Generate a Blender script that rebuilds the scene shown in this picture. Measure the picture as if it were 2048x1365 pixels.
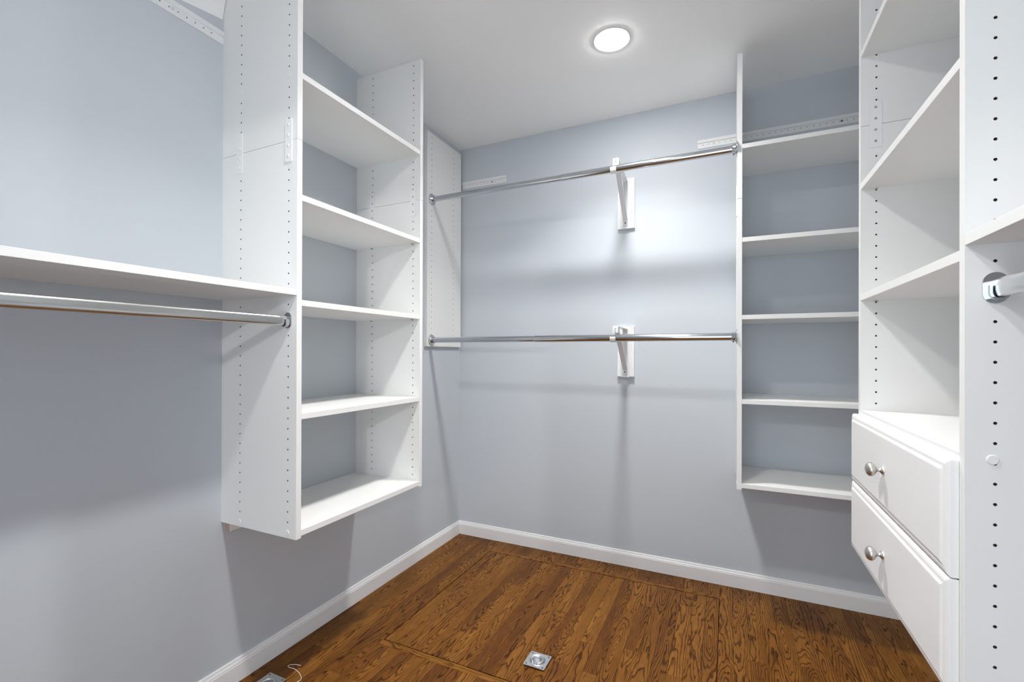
import bpy, bmesh, math, random
from mathutils import Vector, Matrix

random.seed(7)
scene = bpy.context.scene
for o in list(bpy.data.objects):
    bpy.data.objects.remove(o)
C = scene.collection

# ------------------------------------------------------------------ camera
YAW, PITCH, ROLL = 0.4376, 0.0020, 0.0030
FPX, PPY = 923.2, 704.3
CAM = Vector((1.5478, -2.5206, 1.1454))
cam_d = bpy.data.cameras.new('camera')
cam = bpy.data.objects.new('camera', cam_d)
C.objects.link(cam)
cam_d.sensor_fit = 'HORIZONTAL'
cam_d.sensor_width = 36.0
cam_d.lens = FPX / 2048.0 * 36.0
cam_d.shift_y = (PPY - 682.5) / 2048.0
cam_d.clip_start = 0.02
fw = Vector((-math.sin(YAW) * math.cos(PITCH), math.cos(YAW) * math.cos(PITCH), math.sin(PITCH)))
rt = Vector((math.cos(YAW), math.sin(YAW), 0))
up = rt.cross(fw)
r2 = rt * math.cos(ROLL) + up * math.sin(ROLL)
u2 = up * math.cos(ROLL) - rt * math.sin(ROLL)
cam.matrix_world = Matrix(((r2.x, u2.x, -fw.x, CAM.x), (r2.y, u2.y, -fw.y, CAM.y), (r2.z, u2.z, -fw.z, CAM.z), (0, 0, 0, 1)))
scene.camera = cam

# ------------------------------------------------------------------ light
world = bpy.data.worlds.new('world')
scene.world = world
world.use_nodes = True
bg = world.node_tree.nodes['Background']
bg.inputs[0].default_value = (0.82, 0.91, 1.0, 1)
bg.inputs[1].default_value = 2.6            # daylight of the room beyond the doorway
DOWNLIGHT, DOWN_W, DOWN_SPREAD = 146.0, 8.2, 116.0   # glow of the lens, beam power and beam width of the recessed downlights
scene.cycles.max_bounces = 16
scene.cycles.diffuse_bounces = 12
for pos, watt in (((0.68, -4.6, 2.40), 60.0), ((3.3, -7.6, 2.40), 190.0)):   # ceiling lights of the room beyond the doorway
    ld = bpy.data.lights.new('bedroom_light', 'POINT')
    ld.energy = watt
    ld.shadow_soft_size = 0.07
    ld.color = (1.0, 0.99, 0.97)
    lo = bpy.data.objects.new('bedroom_light', ld)
    lo.location = pos
    C.objects.link(lo)
scene.view_settings.view_transform = 'Standard'
scene.view_settings.look = 'None'
scene.view_settings.exposure = 0.24
scene.view_settings.gamma = 1.0
scene.view_settings.use_curve_mapping = False

# ------------------------------------------------------------------ materials
def nmat(name):
    m = bpy.data.materials.new(name)
    m.use_nodes = True
    return m, m.node_tree.nodes, m.node_tree.links, m.node_tree.nodes['Principled BSDF']

def mat(name, col, rough=0.5, metal=0.0, bump=None, coat=0.0, spec=0.5):
    m, N, L, b = nmat(name)
    b.inputs['Base Color'].default_value = (*col, 1)
    b.inputs['Roughness'].default_value = rough
    b.inputs['Metallic'].default_value = metal
    b.inputs['Specular IOR Level'].default_value = spec
    b.inputs['Coat Weight'].default_value = coat
    if bump:
        scale, strength, dist = bump
        tc = N.new('ShaderNodeNewGeometry')
        n = N.new('ShaderNodeTexNoise')
        n.inputs['Scale'].default_value = scale
        n.inputs['Detail'].default_value = 3
        bp = N.new('ShaderNodeBump')
        bp.inputs['Strength'].default_value = strength
        bp.inputs['Distance'].default_value = dist
        L.new(tc.outputs['Position'], n.inputs['Vector'])
        L.new(n.outputs['Fac'], bp.inputs['Height'])
        L.new(bp.outputs['Normal'], b.inputs['Normal'])
    return m

M = {}
M['wall'] = mat('blue_grey_wall_paint', (0.552, 0.592, 0.634), 0.55, bump=(170, 0.12, 0.0010))
M['ceiling'] = mat('ceiling_paint', (0.92, 0.92, 0.91), 0.7, bump=(120, 0.1, 0.001))
M['white'] = mat('white_melamine', (0.825, 0.825, 0.815), 0.42, bump=(420, 0.05, 0.0004))
M['trim'] = mat('white_trim_paint', (0.83, 0.83, 0.83), 0.38)
M['raw'] = mat('shaded_raw_board', (0.10, 0.075, 0.055), 0.9, bump=(900, 0.4, 0.001))  # raw board lining the holes, darkened to put their shade in the colour
M['rawpale'] = mat('cut_board_end', (0.48, 0.36, 0.29), 0.85, bump=(700, 0.6, 0.001))
M['chrome'] = mat('polished_chrome', (0.60, 0.62, 0.64), 0.13, 1.0)
M['satin'] = mat('satin_chrome', (0.68, 0.68, 0.67), 0.24, 1.0)
M['nickel'] = mat('brushed_nickel', (0.60, 0.585, 0.56), 0.36, 1.0)
M['zinc'] = mat('galvanised_steel', (0.70, 0.72, 0.74), 0.36, 1.0, bump=(300, 0.15, 0.0006))
M['plastic'] = mat('white_plastic', (0.84, 0.84, 0.84), 0.3)
M['enamel'] = mat('white_enamelled_steel', (0.80, 0.81, 0.82), 0.3)
M['greyhole'] = mat('grey_hole_disc', (0.36, 0.36, 0.36), 0.5)  # grey drawn where the inner joining plates have holes, their dark as colour
M['screw'] = mat('dark_screw_steel', (0.16, 0.16, 0.16), 0.4, 0.8)
M['gap'] = mat('dark_joint_base', (0.030, 0.018, 0.010), 0.9)  # dark base slab that shows in the gaps between boards
M['thread'] = mat('white_thread', (0.85, 0.76, 0.72), 0.8)
M['door'] = mat('white_door_frame_paint', (0.80, 0.80, 0.80), 0.4)

def emission(name, strength, col=(1.0, 0.985, 0.965)):
    m = bpy.data.materials.new(name)
    m.use_nodes = True
    N = m.node_tree.nodes
    N.clear()
    e = N.new('ShaderNodeEmission')
    e.inputs[0].default_value = (*col, 1)
    e.inputs[1].default_value = strength
    o = N.new('ShaderNodeOutputMaterial')
    m.node_tree.links.new(e.outputs[0], o.inputs[0])
    return m
M['lens'] = emission('lit_diffuser', DOWNLIGHT)

def oak(name, along='Y'):
    """stained oak: growth rings cut by the board, pores along it, every board different"""
    m, N, L, b = nmat(name)
    def math_(op, a, c=None, d=None):
        n = N.new('ShaderNodeMath'); n.operation = op
        for i, v in enumerate((a, c, d)):
            if v is None: continue
            if isinstance(v, (int, float)): n.inputs[i].default_value = v
            else: L.new(v, n.inputs[i])
        return n.outputs[0]
    geo = N.new('ShaderNodeNewGeometry')
    oi = N.new('ShaderNodeObjectInfo')
    sp = N.new('ShaderNodeSeparateXYZ'); L.new(geo.outputs['Position'], sp.inputs[0])
    so = N.new('ShaderNodeSeparateXYZ'); L.new(oi.outputs['Location'], so.inputs[0])
    ai, ci = ('Y', 'X') if along == 'Y' else ('X', 'Y')
    ra = oi.outputs['Random']
    rb = math_('FRACT', math_('MULTIPLY', ra, 17.31))
    rc = math_('FRACT', math_('MULTIPLY', ra, 71.97))
    rd = math_('FRACT', math_('MULTIPLY', ra, 193.1))
    lx = math_('SUBTRACT', sp.outputs[ci], so.outputs[ci])
    ly = math_('ADD', math_('SUBTRACT', sp.outputs[ai], so.outputs[ai]), math_('MULTIPLY', ra, 40))
    # wandering of the grain
    cv = N.new('ShaderNodeCombineXYZ')
    L.new(math_('MULTIPLY', lx, 16), cv.inputs[0]); L.new(math_('MULTIPLY', ly, 3.2), cv.inputs[1]); L.new(math_('MULTIPLY', rb, 30), cv.inputs[2])
    n1 = N.new('ShaderNodeTexNoise'); n1.inputs['Scale'].default_value = 1.0; n1.inputs['Detail'].default_value = 3.0; n1.inputs['Roughness'].default_value = 0.55
    L.new(cv.outputs[0], n1.inputs['Vector'])
    wob = math_('SUBTRACT', n1.outputs['Fac'], 0.5)
    # distance to the heart of the log, which climbs slowly through the board
    dx = math_('ADD', math_('ADD', lx, math_('MULTIPLY', math_('SUBTRACT', rc, 0.5), 0.05)), math_('MULTIPLY', wob, 0.014))
    dz = math_('ADD', math_('MULTIPLY', math_('SINE', math_('MULTIPLY', ly, math_('ADD', 1.6, math_('MULTIPLY', rd, 2.2)))), 0.036), math_('ADD', math_('MULTIPLY', wob, 0.050), math_('MULTIPLY', rb, 0.03)))
    rad = math_('SQRT', math_('ADD', math_('MULTIPLY', dx, dx), math_('MULTIPLY', dz, dz)))
    ph = math_('FRACT', math_('MULTIPLY', rad, math_('ADD', 120, math_('MULTIPLY', rb, 110))))
    ring = N.new('ShaderNodeMapRange'); ring.interpolation_type = 'SMOOTHSTEP'
    L.new(ph, ring.inputs[0]); ring.inputs[1].default_value = 0.50; ring.inputs[2].default_value = 0.93
    edge = N.new('ShaderNodeMapRange'); L.new(ph, edge.inputs[0]); edge.inputs[1].default_value = 0.93; edge.inputs[2].default_value = 1.0; edge.inputs[3].default_value = 1.0; edge.inputs[4].default_value = 0.0
    ringv = math_('MULTIPLY', ring.outputs[0], edge.outputs[0])
    # open pores: short dark dashes along the board
    cp = N.new('ShaderNodeCombineXYZ')
    L.new(math_('MULTIPLY', math_('ADD', lx, math_('MULTIPLY', wob, 0.004)), 620), cp.inputs[0]); L.new(math_('MULTIPLY', ly, 26), cp.inputs[1]); L.new(math_('MULTIPLY', rd, 30), cp.inputs[2])
    n2 = N.new('ShaderNodeTexNoise'); n2.inputs['Scale'].default_value = 1.0; n2.inputs['Detail'].default_value = 2.0
    L.new(cp.outputs[0], n2.inputs['Vector'])
    pore = N.new('ShaderNodeMapRange'); L.new(n2.outputs['Fac'], pore.inputs[0]); pore.inputs[1].default_value = 0.50; pore.inputs[2].default_value = 0.68
    # broad blotches of the stain
    cb = N.new('ShaderNodeCombineXYZ')
    L.new(math_('MULTIPLY', lx, 30), cb.inputs[0]); L.new(math_('MULTIPLY', ly, 6), cb.inputs[1]); L.new(math_('MULTIPLY', rc, 30), cb.inputs[2])
    n3 = N.new('ShaderNodeTexNoise'); n3.inputs['Scale'].default_value = 1.0; n3.inputs['Detail'].default_value = 4.0
    L.new(cb.outputs[0], n3.inputs['Vector'])
    base = N.new('ShaderNodeValToRGB')
    e = base.color_ramp.elements
    e[0].position = 0.0; e[0].color = (0.075, 0.026, 0.006, 1)
    e[1].position = 1.0; e[1].color = (0.340, 0.160, 0.042, 1)
    for p, c in ((0.3, (0.150, 0.055, 0.010, 1)), (0.55, (0.210, 0.083, 0.014, 1)), (0.8, (0.262, 0.110, 0.019, 1))):
        q = base.color_ramp.elements.new(p); q.color = c
    tone = math_('ADD', math_('ADD', math_('MULTIPLY', rc, 0.42), math_('MULTIPLY', n3.outputs['Fac'], 0.80)), -0.10)
    L.new(tone, base.inputs[0])
    dark = N.new('ShaderNodeMix'); dark.data_type = 'RGBA'; dark.blend_type = 'MULTIPLY'
    amt = math_('MULTIPLY', math_('ADD', math_('MULTIPLY', ringv, 0.85), math_('MULTIPLY', pore.outputs[0], math_('ADD', 0.42, math_('MULTIPLY', ringv, 0.25)))), 0.95)
    amt = math_('MINIMUM', amt, 1.0)
    L.new(amt, dark.inputs['Factor']); L.new(base.outputs[0], dark.inputs['A']); dark.inputs['B'].default_value = (0.17, 0.115, 0.08, 1)
    L.new(dark.outputs['Result'], b.inputs['Base Color'])
    rr = N.new('ShaderNodeMapRange'); L.new(amt, rr.inputs[0]); rr.inputs[3].default_value = 0.34; rr.inputs[4].default_value = 0.5
    L.new(rr.outputs[0], b.inputs['Roughness'])
    b.inputs['Specular IOR Level'].default_value = 0.11
    bp = N.new('ShaderNodeBump'); bp.inputs['Strength'].default_value = 0.25; bp.inputs['Distance'].default_value = 0.0006; bp.invert = True
    L.new(amt, bp.inputs['Height']); L.new(bp.outputs[0], b.inputs['Normal'])
    return m
M['oak'] = oak('stained_oak', 'Y')
M['oakx'] = oak('stained_oak_cross', 'X')

# ------------------------------------------------------------------ helpers
class MB:
    """collects shapes in world coordinates; build() links them as ONE mesh object"""
    def __init__(s): s.v = []; s.f = []; s.m = []; s.smooth = []
    def add(s, vs, fs, mi=0, smooth=False):
        o = len(s.v); s.v += [tuple(p) for p in vs]
        for f in fs: s.f.append([i + o for i in f]); s.m.append(mi); s.smooth.append(smooth)
        return s
    def box(s, x0, x1, y0, y1, z0, z1, bev=0.0, mi=0):
        if bev <= 0:
            vs = [(x, y, z) for x in (x0, x1) for y in (y0, y1) for z in (z0, z1)]
            return s.add(vs, [(0, 1, 3, 2), (4, 6, 7, 5), (0, 4, 5, 1), (2, 3, 7, 6), (0, 2, 6, 4), (1, 5, 7, 3)], mi)
        bm = bmesh.new()
        bmesh.ops.create_cube(bm, size=1)
        for v in bm.verts:
            v.co = Vector(((x0 + x1) / 2 + v.co.x * (x1 - x0), (y0 + y1) / 2 + v.co.y * (y1 - y0), (z0 + z1) / 2 + v.co.z * (z1 - z0)))
        bmesh.ops.bevel(bm, geom=list(bm.edges), offset=bev, segments=1, affect='EDGES')
        bm.verts.index_update()
        s.add([v.co[:] for v in bm.verts], [[v.index for v in f.verts] for f in bm.faces], mi)
        bm.free(); return s
    def extrude(s, prof, fn, a, c, mi=0, smooth=False):
        """closed profile [(p,q)] swept from a to c; fn(p,q,t) -> xyz"""
        n = len(prof)
        vs = [fn(p, q, a) for p, q in prof] + [fn(p, q, c) for p, q in prof]
        s.add(vs, [(i, (i + 1) % n, n + (i + 1) % n, n + i) for i in range(n)], mi, smooth)
        s.add(vs, [list(range(n)), list(range(2 * n - 1, n - 1, -1))], mi)
        return s
    def lathe(s, prof, centre, axis, seg=28, mi=0, smooth=True):
        """prof [(r, h)] turned about axis through centre"""
        ax = Vector(axis).normalized()
        e1 = ax.orthogonal().normalized(); e2 = ax.cross(e1)
        c = Vector(centre); vs = []; fs = []
        for r, h in prof:
            for k in range(seg):
                a = 2 * math.pi * k / seg
                vs.append(c + ax * h + (e1 * math.cos(a) + e2 * math.sin(a)) * r)
        for i in range(len(prof) - 1):
            for k in range(seg):
                fs.append((i * seg + k, i * seg + (k + 1) % seg, (i + 1) * seg + (k + 1) % seg, (i + 1) * seg + k))
        s.add(vs, fs, mi, smooth)
        for i, rev in ((0, True), (len(prof) - 1, False)):
            if prof[i][0] > 1e-6:
                L_ = [i * seg + k for k in range(seg)]
                s.add([vs[j] for j in L_], [list(range(seg))[::-1] if rev else list(range(seg))], mi)
        return s
    def tube(s, pts, r, seg=10, mi=0, closed=False):
        pts = [Vector(p) for p in pts]; n = len(pts); vs = []; fs = []
        for i, p in enumerate(pts):
            a = pts[(i - 1) % n] if closed or i > 0 else pts[i]
            b = pts[(i + 1) % n] if closed or i < n - 1 else pts[i]
            t = (b - a).normalized()
            ref = Vector((0, 0, 1)) if abs(t.z) < 0.9 else Vector((1, 0, 0))
            e1 = t.cross(ref).normalized(); e2 = t.cross(e1)
            for k in range(seg):
                an = 2 * math.pi * k / seg
                vs.append(p + (e1 * math.cos(an) + e2 * math.sin(an)) * r)
        for i in range(n if closed else n - 1):
            j = (i + 1) % n
            for k in range(seg):
                fs.append((i * seg + k, i * seg + (k + 1) % seg, j * seg + (k + 1) % seg, j * seg + k))
        if not closed:
            fs.append(list(range(seg))); fs.append([(n - 1) * seg + k for k in range(seg)][::-1])
        return s.add(vs, fs, mi, True)
    def build(s, name, mats, parent=None):
        if not isinstance(mats, (list, tuple)): mats = [mats]
        off = Vector((0, 0, 0)); p = parent
        while p is not None: off += p.location; p = p.parent
        me = bpy.data.meshes.new(name)
        me.from_pydata([tuple(Vector(v) - off) for v in s.v], [], s.f)
        for m in mats: me.materials.append(m)
        me.polygons.foreach_set('material_index', s.m)
        me.polygons.foreach_set('use_smooth', s.smooth)
        bm = bmesh.new(); bm.from_mesh(me); bmesh.ops.recalc_face_normals(bm, faces=bm.faces); bm.to_mesh(me); bm.free()
        me.update()
        o = bpy.data.objects.new(name, me)
        C.objects.link(o)
        if parent is not None: o.parent = parent
        return o

def thing(name, label, cat, loc, group=None):
    o = bpy.data.objects.new(name, None)
    o.empty_display_size = 0.05
    o.location = loc
    C.objects.link(o)
    o['label'] = label; o['category'] = cat
    if group: o['group'] = group
    return o
def tag(o, label, cat, group=None):
    o['label'] = label; o['category'] = cat
    if group: o['group'] = group
    return o
def struct(o, label=None):
    o['kind'] = 'structure'
    if label: o['label'] = label
    return o
def box(name, x0, x1, y0, y1, z0, z1, m, parent=None, bev=0.0):
    return MB().box(min(x0, x1), max(x0, x1), min(y0, y1), max(y0, y1), min(z0, z1), max(z0, z1), bev).build(name, m, parent)

T = 0.0185                                   # board thickness
PITCH_H, R_H = 0.032, 0.0026                 # shelf-pin holes
def drilled(name, fn, D, z0, z1, t, cols, holes, mats, parent=None, sides=(0, 1), depth=0.009, rh=R_H, half=None, pitch=PITCH_H, seg=8):
    """board of depth D (u), thickness t (w), from z0 to z1, with rows of real holes; fn(u,w,z)->xyz"""
    mb = MB(); half = half or 0.008
    hs = [h for h in holes if z0 + pitch * .5 < h < z1 - pitch * .5]
    us = [0.0]
    for c in cols: us += [c - half, c + half]
    us.append(D)
    q = lambda a, b, c, d, mi=0: mb.add([fn(*a), fn(*b), fn(*c), fn(*d)], [(0, 1, 2, 3)], mi)
    for si, w in enumerate((0.0, t)):
        if si not in sides or not hs:
            q((0, w, z0), (D, w, z0), (D, w, z1), (0, w, z1)); continue
        inward = 1 if si == 0 else -1
        for i in range(len(us) - 1):
            a, b = us[i], us[i + 1]
            if i % 2 == 0:
                q((a, w, z0), (b, w, z0), (b, w, z1), (a, w, z1)); continue
            c = (a + b) / 2
            lo, hi = hs[0] - pitch / 2, hs[-1] + pitch / 2
            q((a, w, z0), (b, w, z0), (b, w, lo), (a, w, lo)); q((a, w, hi), (b, w, hi), (b, w, z1), (a, w, z1))
            prev = lo
            for h in hs:
                l, m_ = h - pitch / 2, h + pitch / 2
                if l > prev + 1e-6: q((a, w, prev), (b, w, prev), (b, w, l), (a, w, l))
                prev = m_
                outer = [(a, l), (c, l), (b, l), (b, h), (b, m_), (c, m_), (a, m_), (a, h)]
                inner = [(c + rh * math.cos(math.pi * (1.25 + k * .25)), h + rh * math.sin(math.pi * (1.25 + k * .25))) for k in range(8)]
                vs = [fn(u, w, z) for u, z in outer] + [fn(u, w, z) for u, z in inner] + [fn(u, w + inward * depth, z) for u, z in inner]
                mb.add(vs, [(k, (k + 1) % 8, 8 + (k + 1) % 8, 8 + k) for k in range(8)], 0)
                mb.add(vs, [(8 + k, 8 + (k + 1) % 8, 16 + (k + 1) % 8, 16 + k) for k in range(8)] + [tuple(range(16, 24))], 1)
    q((0, 0, z0), (D, 0, z0), (D, t, z0), (0, t, z0)); q((0, 0, z1), (D, 0, z1), (D, t, z1), (0, t, z1))
    q((0, 0, z0), (0, t, z0), (0, t, z1), (0, 0, z1)); q((D, 0, z0), (D, t, z0), (D, t, z1), (D, 0, z1))
    return mb.build(name, mats, parent)
HOLES = [0.5887 + PITCH_H * k for k in range(1, 57)]
WM = [M['white'], M['raw']]

# ------------------------------------------------------------------ the room
H = 2.435
XR, YF = 2.236, -3.30                        # right wall, front wall (behind the camera)
floor = struct(box('floor', -0.1, XR + 0.1, YF - 0.1, 0.1, -0.10, -0.0185, M['gap']), 'stained oak strip floor')
struct(box('wall_left', -0.1, 0, YF - 0.1, 0.1, -0.1, H + 0.1, M['wall']), 'blue-grey painted wall behind the hanging tower')
struct(box('wall_back', 0, XR, 0, 0.1, -0.1, H + 0.1, M['wall']), 'blue-grey painted wall behind the round rods')
struct(box('wall_right', XR, XR + 0.1, YF - 0.1, 0.1, -0.1, H + 0.1, M['wall']), 'blue-grey painted wall behind the drawer tower')
DX0, DX1, DH = 0.94, 1.80, 2.04
w = MB()
w.box(0, DX0, YF - 0.1, YF, -0.1, H + 0.1); w.box(DX1, XR, YF - 0.1, YF, -0.1, H + 0.1); w.box(DX0, DX1, YF - 0.1, YF, DH, H + 0.1)
struct(w.build('wall_front', M['wall']), 'blue-grey painted wall with the doorway')
w = MB()
w.box(DX0 - 0.06, DX0, YF, YF + 0.015, 0, DH + 0.06); w.box(DX1, DX1 + 0.06, YF, YF + 0.015, 0, DH + 0.06); w.box(DX0, DX1, YF, YF + 0.015, DH, DH + 0.06)
struct(w.build('trim_2', M['door']), 'white doorway casing')
# the ceiling: a slab with the openings of the two recessed lights left solid
struct(box('ceiling', 0, XR, YF, 0, H, H + 0.1, M['ceiling']), 'flat white painted ceiling')
# sloping white strip built to stand for a pale patch above the left rail
s = MB()
y0, y1 = -1.5262, -1.765
zl = lambda y: 2.2691 + 0.185 * (y + 1.5242)
s.add([(0, y0, zl(y0)), (0, y1, zl(y1)), (0.045, y1, H), (0.045, y0, H), (0, y0, H), (0, y1, H)],
      [(0, 1, 2, 3), (0, 3, 4), (1, 5, 2), (3, 2, 5, 4), (0, 4, 5, 1)])
struct(s.build('sloped_strip', M['ceiling']), 'sloped white strip above the left wall rail, standing for a pale patch')

def baseboard(name, fn, a, c):
    prof = [(0, 0), (0.012, 0), (0.012, 0.060), (0.0105, 0.0625), (0.0105, 0.066), (0.0085, 0.069), (0.0065, 0.0725), (0.006, 0.0765), (0.0045, 0.0795), (0, 0.080)]
    return struct(MB().extrude(prof, fn, a, c).build(name, M['trim']), 'white painted baseboard')
baseboard('baseboard_left', lambda p, q, t: (p, t, q), YF, 0)
baseboard('baseboard_back', lambda p, q, t: (t, -p, q), 0.0, XR)
baseboard('baseboard_right', lambda p, q, t: (XR - p, t, q), YF, 0)

# ------------------------------------------------------------------ oak floor, board by board
PW = 0.055
HX0, HX1, HY0, HY1 = 0.305, 1.515, -1.064, -0.158        # the trapdoor
def board_mesh(width):
    bm = bmesh.new(); bmesh.ops.create_cube(bm, size=1)
    for v in bm.verts: v.co = Vector((v.co.x * (width - 0.0005), v.co.y, v.co.z * 0.018 - 0.009))
    top = [e for e in bm.edges if all(v.co.z > -0.001 for v in e.verts) and abs(e.verts[0].co.y - e.verts[1].co.y) > 0.1]
    bmesh.ops.bevel(bm, geom=top, offset=0.0007, segments=1, affect='EDGES')
    me = bpy.data.meshes.new('plank'); bm.to_mesh(me); bm.free()
    return me
MESHES = {}
def plank(parent, x0, x1, y0, y1, cross=False, zoff=0.0):
    if cross: w_, l_ = y1 - y0, x1 - x0
    else: w_, l_ = x1 - x0, y1 - y0
    key = (round(w_, 4), cross)
    if key not in MESHES:
        me = board_mesh(w_); me.materials.append(M['oakx' if cross else 'oak']); MESHES[key] = me
    o = bpy.data.objects.new('plank', MESHES[key])
    p = Vector((0, 0, 0)) if parent is None else parent.location
    o.location = Vector(((x0 + x1) / 2, (y0 + y1) / 2, zoff)) - p
    o.scale = (1, l_ - 0.0005, 1)
    if cross: o.rotation_euler.z = math.pi / 2
    C.objects.link(o); o.parent = parent
    return o
rp = random.Random(21)
def run(parent, x0, x1, ya, yb):
    """fill a strip of floor from yb (far) to ya (near) with random lengths"""
    y = yb
    first = True
    while y > ya + 1e-4:
        l = rp.uniform(0.25, 1.05)
        if first: l = rp.uniform(0.12, 0.9); first = False
        n = max(ya, y - l)
        if n - ya < 0.12: n = ya
        plank(parent, x0, x1, n, y, zoff=rp.uniform(-0.0004, 0.0002)); y = n
SY, NY = -0.133, -1.094                                  # far and near framing strips
FY0 = YF
x = 0.0
cols_l = [(HX0 - PW * (k + 1), HX0 - PW * k) for k in range(6)]
for a, b_ in cols_l:
    a = max(a, 0.0)
    if b_ - a > 0.004: run(floor, a, b_, FY0, 0.0)
k = 0
while HX1 + PW * k < XR - 0.004:
    run(floor, HX1 + PW * k, min(HX1 + PW * (k + 1), XR), FY0, 0.0); k += 1
for k in range(22):
    a, b_ = HX0 + PW * k, HX0 + PW * (k + 1)
    plank(floor, a, b_, SY, 0.0, zoff=rp.uniform(-0.0004, 0.0002))
    run(floor, a, b_, FY0, NY)
for a, b_ in ((HX0, 0.95), (0.95, HX1)):
    plank(floor, a, b_, HY1 + 0.002, SY, cross=True, zoff=0.0006)
for a, b_ in ((HX0, 1.12), (1.12, HX1)):
    plank(floor, a, b_, NY, HY0 - 0.002, cross=True, zoff=0.0006)

hatch = thing('floor_hatch', 'oak plank trapdoor with a flush ring pull, let into the floor', 'hatch', ((HX0 + HX1) / 2, (HY0 + HY1) / 2, 0))
PULL = Vector((0.911, -0.9285, 0.0))
for k in range(22):
    a, b_ = HX0 + PW * k, HX0 + PW * (k + 1)
    if k == 0: a += 0.004
    if k == 21: b_ -= 0.002
    run(hatch, a, b_, HY0 + 0.002, HY1 - 0.003)

def pull_plate(root, c, h, turned=0.0, parent_name='pull_plate'):
    """square steel plate with a round dish and a folded ring"""
    ca, sa = math.cos(turned), math.sin(turned)
    P = lambda x_, y_, z_: (c.x + x_ * ca - y_ * sa, c.y + x_ * sa + y_ * ca, c.z + z_)
    seg = 32; r0, r1 = 0.0285, 0.019
    mb = MB(); zt = 0.0022
    sq = []
    for k in range(seg):
        a = 2 * math.pi * k / seg; dx, dy = math.cos(a), math.sin(a)
        f = h / max(abs(dx), abs(dy)); sq.append((dx * f, dy * f))
    loops = [[(x_, y_, 0.0001) for x_, y_ in sq], [(x_, y_, zt) for x_, y_ in sq]]
    for r, z in ((r0 + .003, zt), (r0 + .0015, zt + .0012), (r0 - .001, zt), (r0 - .004, zt - .0045), (r1, zt - .006)):
        loops.append([(r * math.cos(2 * math.pi * k / seg), r * math.sin(2 * math.pi * k / seg), z) for k in range(seg)])
    # the square's corners
    vs = [P(*p) for l in loops for p in l]
    for i in range(len(loops) - 1):
        mb.add(vs, [(i * seg + k, i * seg + (k + 1) % seg, (i + 1) * seg + (k + 1) % seg, (i + 1) * seg + k) for k in range(seg)], 0, False)
    mb.add([vs[(len(loops) - 1) * seg + k] for k in range(seg)], [list(range(seg))])
    pl = mb.build(parent_name, M['zinc'], root)
    ring = [P(0.0208 * math.cos(a), 0.0208 * math.sin(a) - 0.001, 0.0040) for a in [math.radians(-62 + 304 * k / 28) for k in range(29)]]
    MB().tube(ring, 0.0040, 12).build('ring', M['zinc'], pl)
    for sx in (-1, 1):
        MB().tube([P(sx * 0.010 - 0.004, -0.0225, 0.0030), P(sx * 0.010 + 0.004, -0.0225, 0.0030)], 0.0036, 8).build('hinge_lug', M['zinc'], pl)
        for sy in (-1, 1):
            MB().lathe([(0.0036, 0.0), (0.0036, 0.0006), (0.0022, 0.0012)], P(sx * (h - .009), sy * (h - .009), zt), (0, 0, 1), 12).build('screw', M['screw'], pl)
    return pl
# dish sits in the boards: the plate rides slightly proud
pull_plate(hatch, PULL + Vector((0, 0, 0.0045)), 0.041)

t = thing('floor_pull', 'square steel flush pull set in the oak floor by the baseboard under the hanging tower', 'floor pull', (0.118, -1.436, 0.0))
pull_plate(t, Vector((0.118, -1.436, 0.0045)), 0.041)
th = [(0.138, -1.318), (0.118, -1.322), (0.100, -1.332), (0.096, -1.339), (0.106, -1.343), (0.130, -1.3405), (0.147, -1.343), (0.165, -1.348), (0.183, -1.356), (0.196, -1.365), (0.200, -1.373), (0.198, -1.383), (0.193, -1.396), (0.188, -1.41)]
tag(MB().tube([(a, b_, 0.0014) for a, b_ in th], 0.0010, 6).build('thread', M['thread']), 'curled loose white thread lying on the oak floor', 'thread')

# ------------------------------------------------------------------ hanging rails on the walls
def rail(name, fn, a, c, label, z0=2.1825, first=0.0):
    root = thing(name, label, 'rail', fn(0, 0, (a + c) / 2), 'slotted steel hanging rails on the walls')
    # lower flange with a row of holes, upper hook lip standing forward
    hs = []
    h = a + first
    while h < c - 0.02: hs.append(h); h += 0.0255
    drilled('holed_flange', lambda u, w_, l: fn(w_, z0 + u, l), 0.024, a, c, 0.003, [0.016], hs, [M['enamel'], M['screw']], root, sides=(1,), depth=0.002, rh=0.0021, half=0.006, pitch=0.0255)
    prof = [(0.0, 0.024), (0.003, 0.024), (0.0085, 0.0265), (0.0085, 0.0405), (0.006, 0.042), (0.0, 0.042)]
    MB().extrude(prof, lambda p, q, l: fn(p, z0 + q, l), a, c).build('hook_lip', M['enamel'], root)
    return root
r = rail('hanging_rail', lambda p, z, l: (p, l, z), YF + 0.001, -1.5242 - 0.0003, 'white slotted rail on the wall above the long shelf with oval rod')
MB().lathe([(0.0042, 0), (0.0042, 0.0015), (0.0022, 0.002)], (0.003, -1.6825, 2.1985), (1, 0, 0), 12).build('screw', M['zinc'], r)
r = rail('hanging_rail', lambda p, z, l: (l, -p, z), 0.0210, 0.328, 'short white slotted rail stub on the wall beside the drilled corner panel')
MB().lathe([(0.0042, 0), (0.0042, 0.0015), (0.0022, 0.002)], (0.232, -0.003, 2.1985), (0, -1, 0), 12).build('screw', M['screw'], r)
r = rail('hanging_rail', lambda p, z, l: (l, -p, z), 1.4060, 1.5815, 'white slotted rail end sticking out left of the corner shelves')
r = rail('hanging_rail', lambda p, z, l: (l, -p, z), 1.6015, 2.20, 'white slotted rail behind the top of the corner shelves', first=0.022)
MB().lathe([(0.0042, 0), (0.0042, 0.0015), (0.0022, 0.002)], (2.0124, -0.003, 2.1985), (0, -1, 0), 12).build('screw', M['screw'], r)

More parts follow.
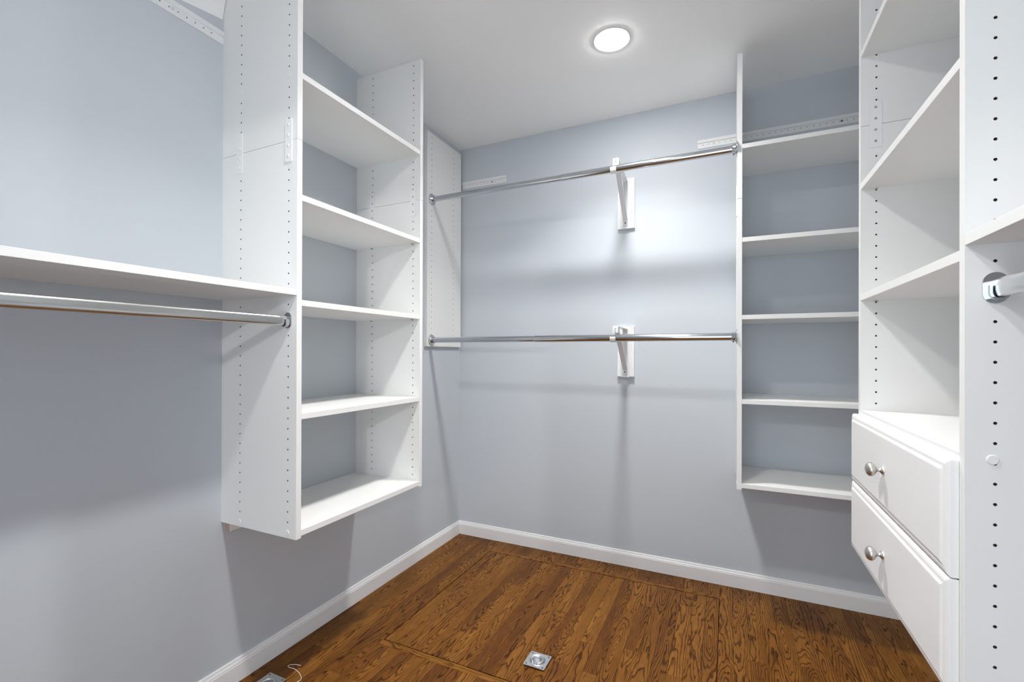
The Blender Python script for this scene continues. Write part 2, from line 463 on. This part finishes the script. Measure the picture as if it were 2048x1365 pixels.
# ------------------------------------------------------------------ shelving
JZ, ZB, ZT = 1.7990, 0.5716, 2.4020          # joint between lower and upper boards, bottom, top
HC = (0.0945, 0.3195)                        # hole columns from the wall
def joining_plate(root, fn, u, capm='plastic'):
    """clear strip over the joint with four bumps; fn(u,w,z)"""
    mb = MB()
    mb.extrude([(u - .0145, JZ - .066), (u + .0145, JZ - .066), (u + .0145, JZ + .066), (u - .0145, JZ + .066)], lambda p, q, w_: fn(p, w_, q), 0.0002, 0.0030)
    o = mb.build('joining_plate', M['plastic'], root)
    for k in range(4):
        z = JZ + (k - 1.5) * PITCH_H
        c = Vector(fn(u, 0.003, z)); ax = Vector(fn(u, 1.003, z)) - c
        MB().lathe([(0.0058, 0), (0.0052, 0.0012), (0.003, 0.0016)] if capm == 'plastic' else [(0.0036, 0), (0.0034, 0.0005), (0.002, 0.0006)], c, ax, 14).build('snap_cap', M[capm], o)  # grey ones stand for holes in the plate
def cap(root, fn, u, z):
    c = Vector(fn(u, 0.0, z)); ax = Vector(fn(u, 1.0, z)) - c
    MB().lathe([(0.0080, 0.0002), (0.0078, 0.0010), (0.0066, 0.0016)], c, ax, 20).build('screw_cap', M['plastic'], root)
def pin(root, p, ax):
    MB().lathe([(0.0024, 0), (0.0024, 0.009), (0.0030, 0.009), (0.0030, 0.011)], p, ax, 10).build('shelf_pin', M['satin'], root)
GROUP_S = None

# --- tower on the left wall
A1, A2 = 1.5237, 0.9028                      # outer face of near board, inner face of far board
D1 = 0.3560
lt = thing('hanging_tower', 'open white shelf tower of five shelves hung on the wall, without drawers', 'shelving', (D1 / 2, -(A1 + A2) / 2, ZB))
for nm, w0 in (('side_panel', -A1), ('side_panel', -A2)):
    fn = lambda u, w_, z, w0=w0: (u, w0 + w_, z)
    drilled('side_panel', fn, D1, ZB, JZ - 0.0007, T, HC, HOLES, WM, lt)
    drilled('side_panel', fn, D1, JZ + 0.0007, ZT, T, HC, HOLES, WM, lt)
fo = lambda u, w_, z: (u, -A1 - w_, z)
joining_plate(lt, fo, HC[0] - 0.005); joining_plate(lt, fo, HC[1])
fi = lambda u, w_, z: (u, -A2 - w_, z)
joining_plate(lt, fi, HC[0], 'greyhole'); joining_plate(lt, fi, HC[1], 'greyhole')
for u, z in ((HC[0], 0.5880), (HC[1], 0.5880), (HC[0], 2.0005), (HC[1], 2.0005)): cap(lt, fo, u, z)
for z in (2.0100, 1.6325, 1.3070, 0.9560, 0.5960):
    box('shelf', 0.0015, D1 - 0.0005, -A1 + T + 0.0002, -A2 - 0.0002, z - T, z, M['white'], lt, 0.0006)
    if z in (1.6325, 1.3070, 0.9560):
        for u in HC: pin(lt, (u, -A2, z - T - 0.0030), (0, -1, 0))
cl = MB().box(0.0002, T, -A1 + T - 0.002, -A2 - 0.001, 0.5358, 0.5770 - 0.0004).build('wall_cleat', M['white'], lt)
MB().box(0.0004, T - 0.0002, -A1 + T - 0.0030, -A1 + T - 0.002, 0.5360, 0.5714).build('cut_end', M['rawpale'], cl)

# --- long shelf and oval rod left of the tower
LY = YF + 0.001
tag(box('wall_shelf', 0.001, 0.3555, LY, -A1 - 0.0004, 1.3190, 1.3375, M['white'], None, 0.0006), 'long white shelf running from the hanging tower, low satin oval rod under it', 'shelf', 'long shelves over oval rods')
def oval(rx, rz, n=24):
    return [(rx * (abs(math.cos(a)) ** 0.75) * (1 if math.cos(a) >= 0 else -1), rz * (abs(math.sin(a)) ** 0.75) * (1 if math.sin(a) >= 0 else -1)) for a in [2 * math.pi * k / n for k in range(n)]]
def oval_rod(x, z, ya, yb, label):
    """ya near end, yb far end at the panel"""
    root = thing('oval_rod', label, 'closet rod', (x, (ya + yb) / 2, z), 'oval closet rods')
    MB().extrude(oval(0.0075, 0.0150), lambda p, q, l: (x + p, l, z + q), ya + 0.003, yb - 0.003, 0, True).build('rod', M['satin'], root)
    # cups: back plate with a round top, open socket walls round the lower half
    for ye, sg in ((yb, -1), (ya, 1)):
        mb = MB()
        out = [(0.0155 * math.cos(a), 0.010 + 0.0155 * math.sin(a)) for a in [math.pi * k / 12 for k in range(13)]] + \
              [(0.0155 * math.cos(a), -0.008 + 0.0155 * math.sin(a)) for a in [math.pi + math.pi * k / 12 for k in range(13)]]
        mb.extrude(out, lambda p, q, l: (x + p, l, z + q), ye + sg * 0.0002, ye + sg * 0.003)
        lo_o = [(0.0125, 0.004)] + [(0.0125 * math.cos(a), -0.0075 + 0.0125 * math.sin(a)) for a in [-math.pi * k / 12 for k in range(13)]] + [(-0.0125, 0.004)]
        lo_i = [(0.0090, 0.004)] + [(0.0090 * math.cos(a), -0.0075 + 0.0092 * math.sin(a)) for a in [-math.pi * k / 12 for k in range(13)]] + [(-0.0090, 0.004)]
        mb.extrude(lo_o + lo_i[::-1], lambda p, q, l: (x + p, l, z + q), ye + sg * 0.003, ye + sg * 0.017)
        mb.build('end_cup', M['chrome'], root)
    return root
oval_rod(0.3190, 1.2420, YF, -A1, 'low oval satin metal rod under the long shelf beside the hanging tower')

# --- drilled panel flat on the left wall in the corner
fn = lambda u, w_, z: (w_ + 0.0003, -0.0195 - u, z)
tag(drilled('drilled_board', fn, 0.3610, 1.1803, 2.3960, T, (0.0880, 0.3180), [1.2182 + PITCH_H * k for k in range(-1, 40)], WM, None, sides=(1,)),
    'tall white drilled board fixed flat to the wall, holding both round rod ends', 'panel')

# --- two round rods on flanges
XP, D2 = 1.5822, 0.3556
def round_rod(y, z, xs, label):
    root = thing('round_rod', label, 'closet rod', ((T + XP) / 2, y, z), 'round telescopic closet rods')
    xa, xb = 0.0003 + T, XP
    MB().lathe([(0.0150, 0), (0.0150, xs + 0.03 - xa - 0.006)], (xa + 0.006, y, z), (1, 0, 0), 32).build('inner_tube', M['chrome'], root)
    MB().lathe([(0.0154, 0), (0.0165, 0.0015), (0.0168, 0.004), (0.0168, xb - 0.006 - xs)], (xs, y, z), (1, 0, 0), 32).build('outer_tube', M['chrome'], root)
    for x0, sg, rr in ((xa + 0.0001, 1, 0.0152), (xb - 0.0001, -1, 0.0170)):
        prof = [(0.0315, 0.0), (0.0315, 0.0018), (0.0295, 0.0034), (0.0235, 0.0040), (0.0215, 0.0062), (rr + 0.0034, 0.0075), (rr + 0.0030, 0.0200), (rr + 0.0003, 0.0208), (rr + 0.0003, 0.012)]
        fl = MB().lathe(prof, (x0, y, z), (sg, 0, 0), 32).build('flange', M['chrome'], root)
        for k in range(3):
            a = math.radians(90 + 120 * k)
            MB().lathe([(0.0032, 0.0), (0.0030, 0.0012), (0.0014, 0.0016)], (x0 + sg * 0.0037, y + 0.0262 * math.cos(a), z + 0.0262 * math.sin(a)), (sg, 0, 0), 10).build('screw', M['zinc'], fl)
        if sg < 0:
            MB().lathe([(0.0030, 0.0), (0.0030, 0.004), (0.0016, 0.0045)], (x0 - 0.014, y, z - rr - 0.0032), (0, 0, -1), 10).build('set_screw', M['screw'], fl)
    return root
RY = -0.335
round_rod(RY, 2.0185, 0.792, 'upper round chrome rod across the end wall, just below the slotted rails')
round_rod(RY, 1.2172, 0.652, 'lower round chrome rod across the end wall, at the foot of the drilled corner panel')

# --- rod brackets on grooved wall blocks
def bracket(zr, ztop, zarm, zlow, zplate, label, label2):
    xc = lambda y: 1.0467 - 0.062 * y
    bl = [(1.0065, 0), (1.0065, -.0165), (1.0080, -.018), (1.0690, -.018), (1.0700, -.0155), (1.0715, -.0155), (1.0725, -.018), (1.0795, -.018), (1.0805, -.0155), (1.0820, -.0155), (1.0830, -.018), (1.0935, -.018), (1.0950, -.0165), (1.0950, 0)]
    root = thing('rod_bracket', label, 'bracket', (1.0507, 0, zplate), 'white rod brackets on grooved blocks')
    MB().extrude(bl, lambda p, q, z: (p, q - 0.0002, z), zplate, ztop).build('grooved_block', M['trim'], root)
    hw, th_ = 0.0130, 0.0028
    def strap(name, pts, hw=hw):
        """flat strap through (y,z) points"""
        mb = MB(); n = len(pts)
        for i in range(n - 1):
            (ya, za), (yb, zb) = pts[i], pts[i + 1]
            d = Vector((0, yb - ya, zb - za)).normalized(); nn = Vector((0, -d.z, d.y)) * th_
            vs = []
            for (y, z) in ((ya, za), (yb, zb)):
                for sx in (-1, 1):
                    b0 = Vector((xc(y) + sx * hw, y, z)); vs += [b0, b0 + nn]
            mb.add(vs, [(0, 1, 3, 2), (4, 6, 7, 5), (0, 4, 5, 1), (2, 3, 7, 6), (0, 2, 6, 4), (1, 5, 7, 3)])
        return mb.build(name, M['enamel'], root)
    yb = -0.0186
    leg = strap('wall_leg', [(yb - 0.003, zlow - 0.012), (yb - 0.003, zarm)])
    strap('arm', [(yb, zarm), (-0.352, zarm - 0.004)])
    fr = strap('front_plate', [(-0.352, zarm - 0.0015), (-0.352, zarm - 0.034)])
    MB().lathe([(0.0040, 0), (0.0036, 0.0016), (0.0018, 0.0024)], (xc(-.355), -0.355, zarm - 0.014), (0, -1, 0), 12).build('rivet', M['enamel'], fr)
    strap('brace', [(-0.300, zarm - 0.006), (-0.296, zarm - 0.030), (yb - 0.007, zlow + 0.016), (yb - 0.007, zlow - 0.006)], 0.0120)
    for z in (zarm - 0.020, zlow + 0.003):
        MB().lathe([(0.0042, 0), (0.0038, 0.0012), (0.002, 0.0016)], (xc(yb), yb - 0.0075 if z < zarm - 0.05 else yb - 0.0036, z), (0, -1, 0), 12).build('screw', M['screw'], leg)
    MB().box(xc(yb) - 0.021, xc(yb) + 0.021, yb - 0.0026, yb, zlow - 0.026, zlow - 0.012, 0.0006).build('foot_tab', M['enamel'], root)
    # plastic saddle round the rod
    ri, ro = 0.0170, 0.0205
    a0, a1 = math.radians(75), math.radians(330)
    cs = [a0 + (a1 - a0) * k / 20 for k in range(21)]
    prof = [(-ri * math.sin(a + math.pi / 2 - math.pi / 2) , ri * math.cos(a)) for a in cs]
    inn = [(RY - ri * math.sin(a), zr + ri * math.cos(a)) for a in cs]
    out = [(RY - ro * math.sin(a), zr + ro * math.cos(a)) for a in cs]
    xm = xc(RY) - 0.012
    mb = MB(); n = len(cs)
    for i in range(n - 1):
        vs = [(x_, *p) for x_ in (xm - 0.013, xm + 0.013) for p in (inn[i], out[i], out[i + 1], inn[i + 1])]
        mb.add(vs, [(0, 1, 2, 3), (4, 7, 6, 5), (1, 5, 6, 2), (0, 3, 7, 4)] + ([(0, 4, 5, 1)] if i == 0 else []) + ([(3, 2, 6, 7)] if i == n - 2 else []))
    sd = mb.build('saddle', M['plastic'], root)
    return root
bracket(2.0185, 2.0840, 2.0640, 1.8400, 1.8155, 'white bracket on a grooved block carrying the upper round rod', '')
bracket(1.2172, 1.2880, 1.2760, 1.0420, 1.0200, 'white bracket on a grooved block carrying the lower round rod', '')

# --- corner shelves on the back wall
cu = thing('corner_shelves', 'white shelf unit of five narrow shelves on the end wall, tucked behind the drawer tower', 'shelving', ((XP + XR) / 2, -D2 / 2, 0.573))
ZT2 = 2.412
for w0, sd in ((XP, (0, 1)), (XR - T - 0.0005, (0,))):
    fn = lambda u, w_, z, w0=w0: (w0 + w_, -u, z)
    drilled('side_panel', fn, D2, 0.573, JZ - 0.0007, T, HC, HOLES, WM, cu, sides=sd)
    drilled('side_panel', fn, D2, JZ + 0.0007, ZT2, T, HC, HOLES, WM, cu, sides=sd)
fo = lambda u, w_, z: (XP - w_, -u, z)
joining_plate(cu, fo, HC[1])
for u in HC: cap(cu, fo, u, 0.590)
for z in (2.0270, 1.6330, 1.3070, 0.9520, 0.5985):
    box('shelf', XP + T + 0.0002, XR - T - 0.001, -D2 + 0.0005, -0.0015, z - T, z, M['white'], cu, 0.0006)

# --- drawer tower on the right wall
XF, YNI, YFI = 1.8923, -1.5218, -0.8947      # front plane, inner face of near board, inner face of far board
DT = XR - XF - 0.0005
tw = thing('drawer_tower', 'white closet tower with deep shelves above two knobbed drawers, hung on the wall', 'cabinet', ((XF + XR) / 2, (YNI + YFI) / 2, ZB))
HCT = (0.0365, 0.2615)
for w0 in (YNI - T, YFI):
    fn = lambda u, w_, z, w0=w0: (XF + u, w0 + w_, z)
    drilled('side_panel', fn, DT, ZB, JZ - 0.0007, T, HCT, HOLES, WM, tw)
    drilled('side_panel', fn, DT, JZ + 0.0007, ZT, T, HCT, HOLES, WM, tw)
fi = lambda u, w_, z: (XF + u, YFI - w_, z)
joining_plate(tw, fi, 0.0345, 'greyhole')
fo = lambda u, w_, z: (XF + u, YNI - T - w_, z)
cap(tw, fo, HCT[0] - 0.003, 0.9790); cap(tw, fo, HCT[1], 0.9790)
for z in (2.0165, 1.6355, 1.3165, 0.9840, 0.5965):
    box('shelf', XF + 0.0005, XR - 0.002, YNI + 0.0002, YFI - 0.0002, z - T, z, M['white'], tw, 0.0006)
    if 1.0 < z < 1.9:
        pin(tw, (XF + HCT[0], YFI, z - T - 0.003), (0, -1, 0))
def drawer(z0, z1):
    y0, y1 = -1.5225, -0.8680
    d = box('drawer_box', XF + 0.001, XR - 0.03, YNI + 0.013, YFI - 0.013, z0 + 0.025, z1 - 0.04, M['white'], tw)
    prof = [(0, 0.0004), (0, 0.0105), (0.0012, 0.0122), (0.0045, 0.0146), (0.0085, 0.0158), (0.0125, 0.0160), (0.0150, 0.0165), (0.0172, 0.0178), (0.0184, 0.0186), (0.0205, 0.0190)]
    mb = MB(); vs = []
    for i_, h in prof:
        vs += [(XF - h, y0 + i_, z0 + i_), (XF - h, y1 - i_, z0 + i_), (XF - h, y1 - i_, z1 - i_), (XF - h, y0 + i_, z1 - i_)]
    for k in range(len(prof) - 1):
        mb.add(vs, [(k * 4 + j, k * 4 + (j + 1) % 4, k * 4 + 4 + (j + 1) % 4, k * 4 + 4 + j) for j in range(4)])
    n = len(prof) * 4
    mb.add([vs[i] for i in (0, 1, 2, 3)], [(0, 1, 2, 3)]); mb.add([vs[n - 4 + i] for i in range(4)], [(0, 1, 2, 3)])
    f = mb.build('drawer_front', M['trim'], tw)
    c = (XF - 0.0190, (y0 + y1) / 2 + 0.006, (z0 + z1) / 2 + 0.003)
    MB().lathe([(0.0095, 0.0), (0.0095, 0.0022), (0.0075, 0.0040), (0.0048, 0.0065), (0.0046, 0.0105), (0.0060, 0.0128), (0.0085, 0.0138), (0.0088, 0.0155), (0.0130, 0.0168), (0.0158, 0.0205), (0.0163, 0.0240), (0.0150, 0.0280), (0.0115, 0.0315), (0.0060, 0.0336), (0.0001, 0.0342)],
               c, (-1, 0, 0), 32).build('knob', M['nickel'], f)
drawer(0.7765, 0.9700)
drawer(0.5800, 0.7740)

# --- long shelf and oval rod right of the drawer tower
tag(box('wall_shelf', XF, XR - 0.001, LY, YNI - T - 0.0004, 1.3200, 1.3385, M['white'], None, 0.0006), 'long white shelf running from the drawer tower, oval rod under it', 'shelf', 'long shelves over oval rods')
oval_rod(1.9285, 1.2490, YF, YNI - T, 'oval satin metal rod under the long shelf beside the drawer tower')

# ------------------------------------------------------------------ recessed downlights
def downlight(x, y, label):
    root = thing('downlight', label, 'ceiling light', (x, y, H), 'recessed ceiling lights')
    MB().lathe([(0.0760, -0.0003), (0.0760, -0.0016), (0.0740, -0.0030), (0.0662, -0.0034), (0.0660, -0.0010)], (x, y, H), (0, 0, 1), 48).build('trim_ring', M['plastic'], root)
    MB().lathe([(0.0659, -0.0020), (0.0655, -0.0036), (0.0600, -0.0060), (0.0400, -0.0078), (0.0200, -0.0084), (0.0002, -0.0086)], (x, y, H), (0, 0, 1), 48).build('lens', M['lens'], root)
    ad = bpy.data.lights.new('downlight_beam', 'AREA')
    ad.shape = 'DISK'; ad.size = 0.13; ad.energy = DOWN_W; ad.spread = math.radians(DOWN_SPREAD); ad.color = (1.0, 0.985, 0.96)
    ao = bpy.data.objects.new('downlight_beam', ad)
    ao.location = (0, 0, -0.0105); ao.parent = root
    C.objects.link(ao)
downlight(1.1125, -0.6320, 'lit round ceiling light above the floor hatch')
downlight(1.0550, -1.8000, 'lit round ceiling light just inside the doorway')
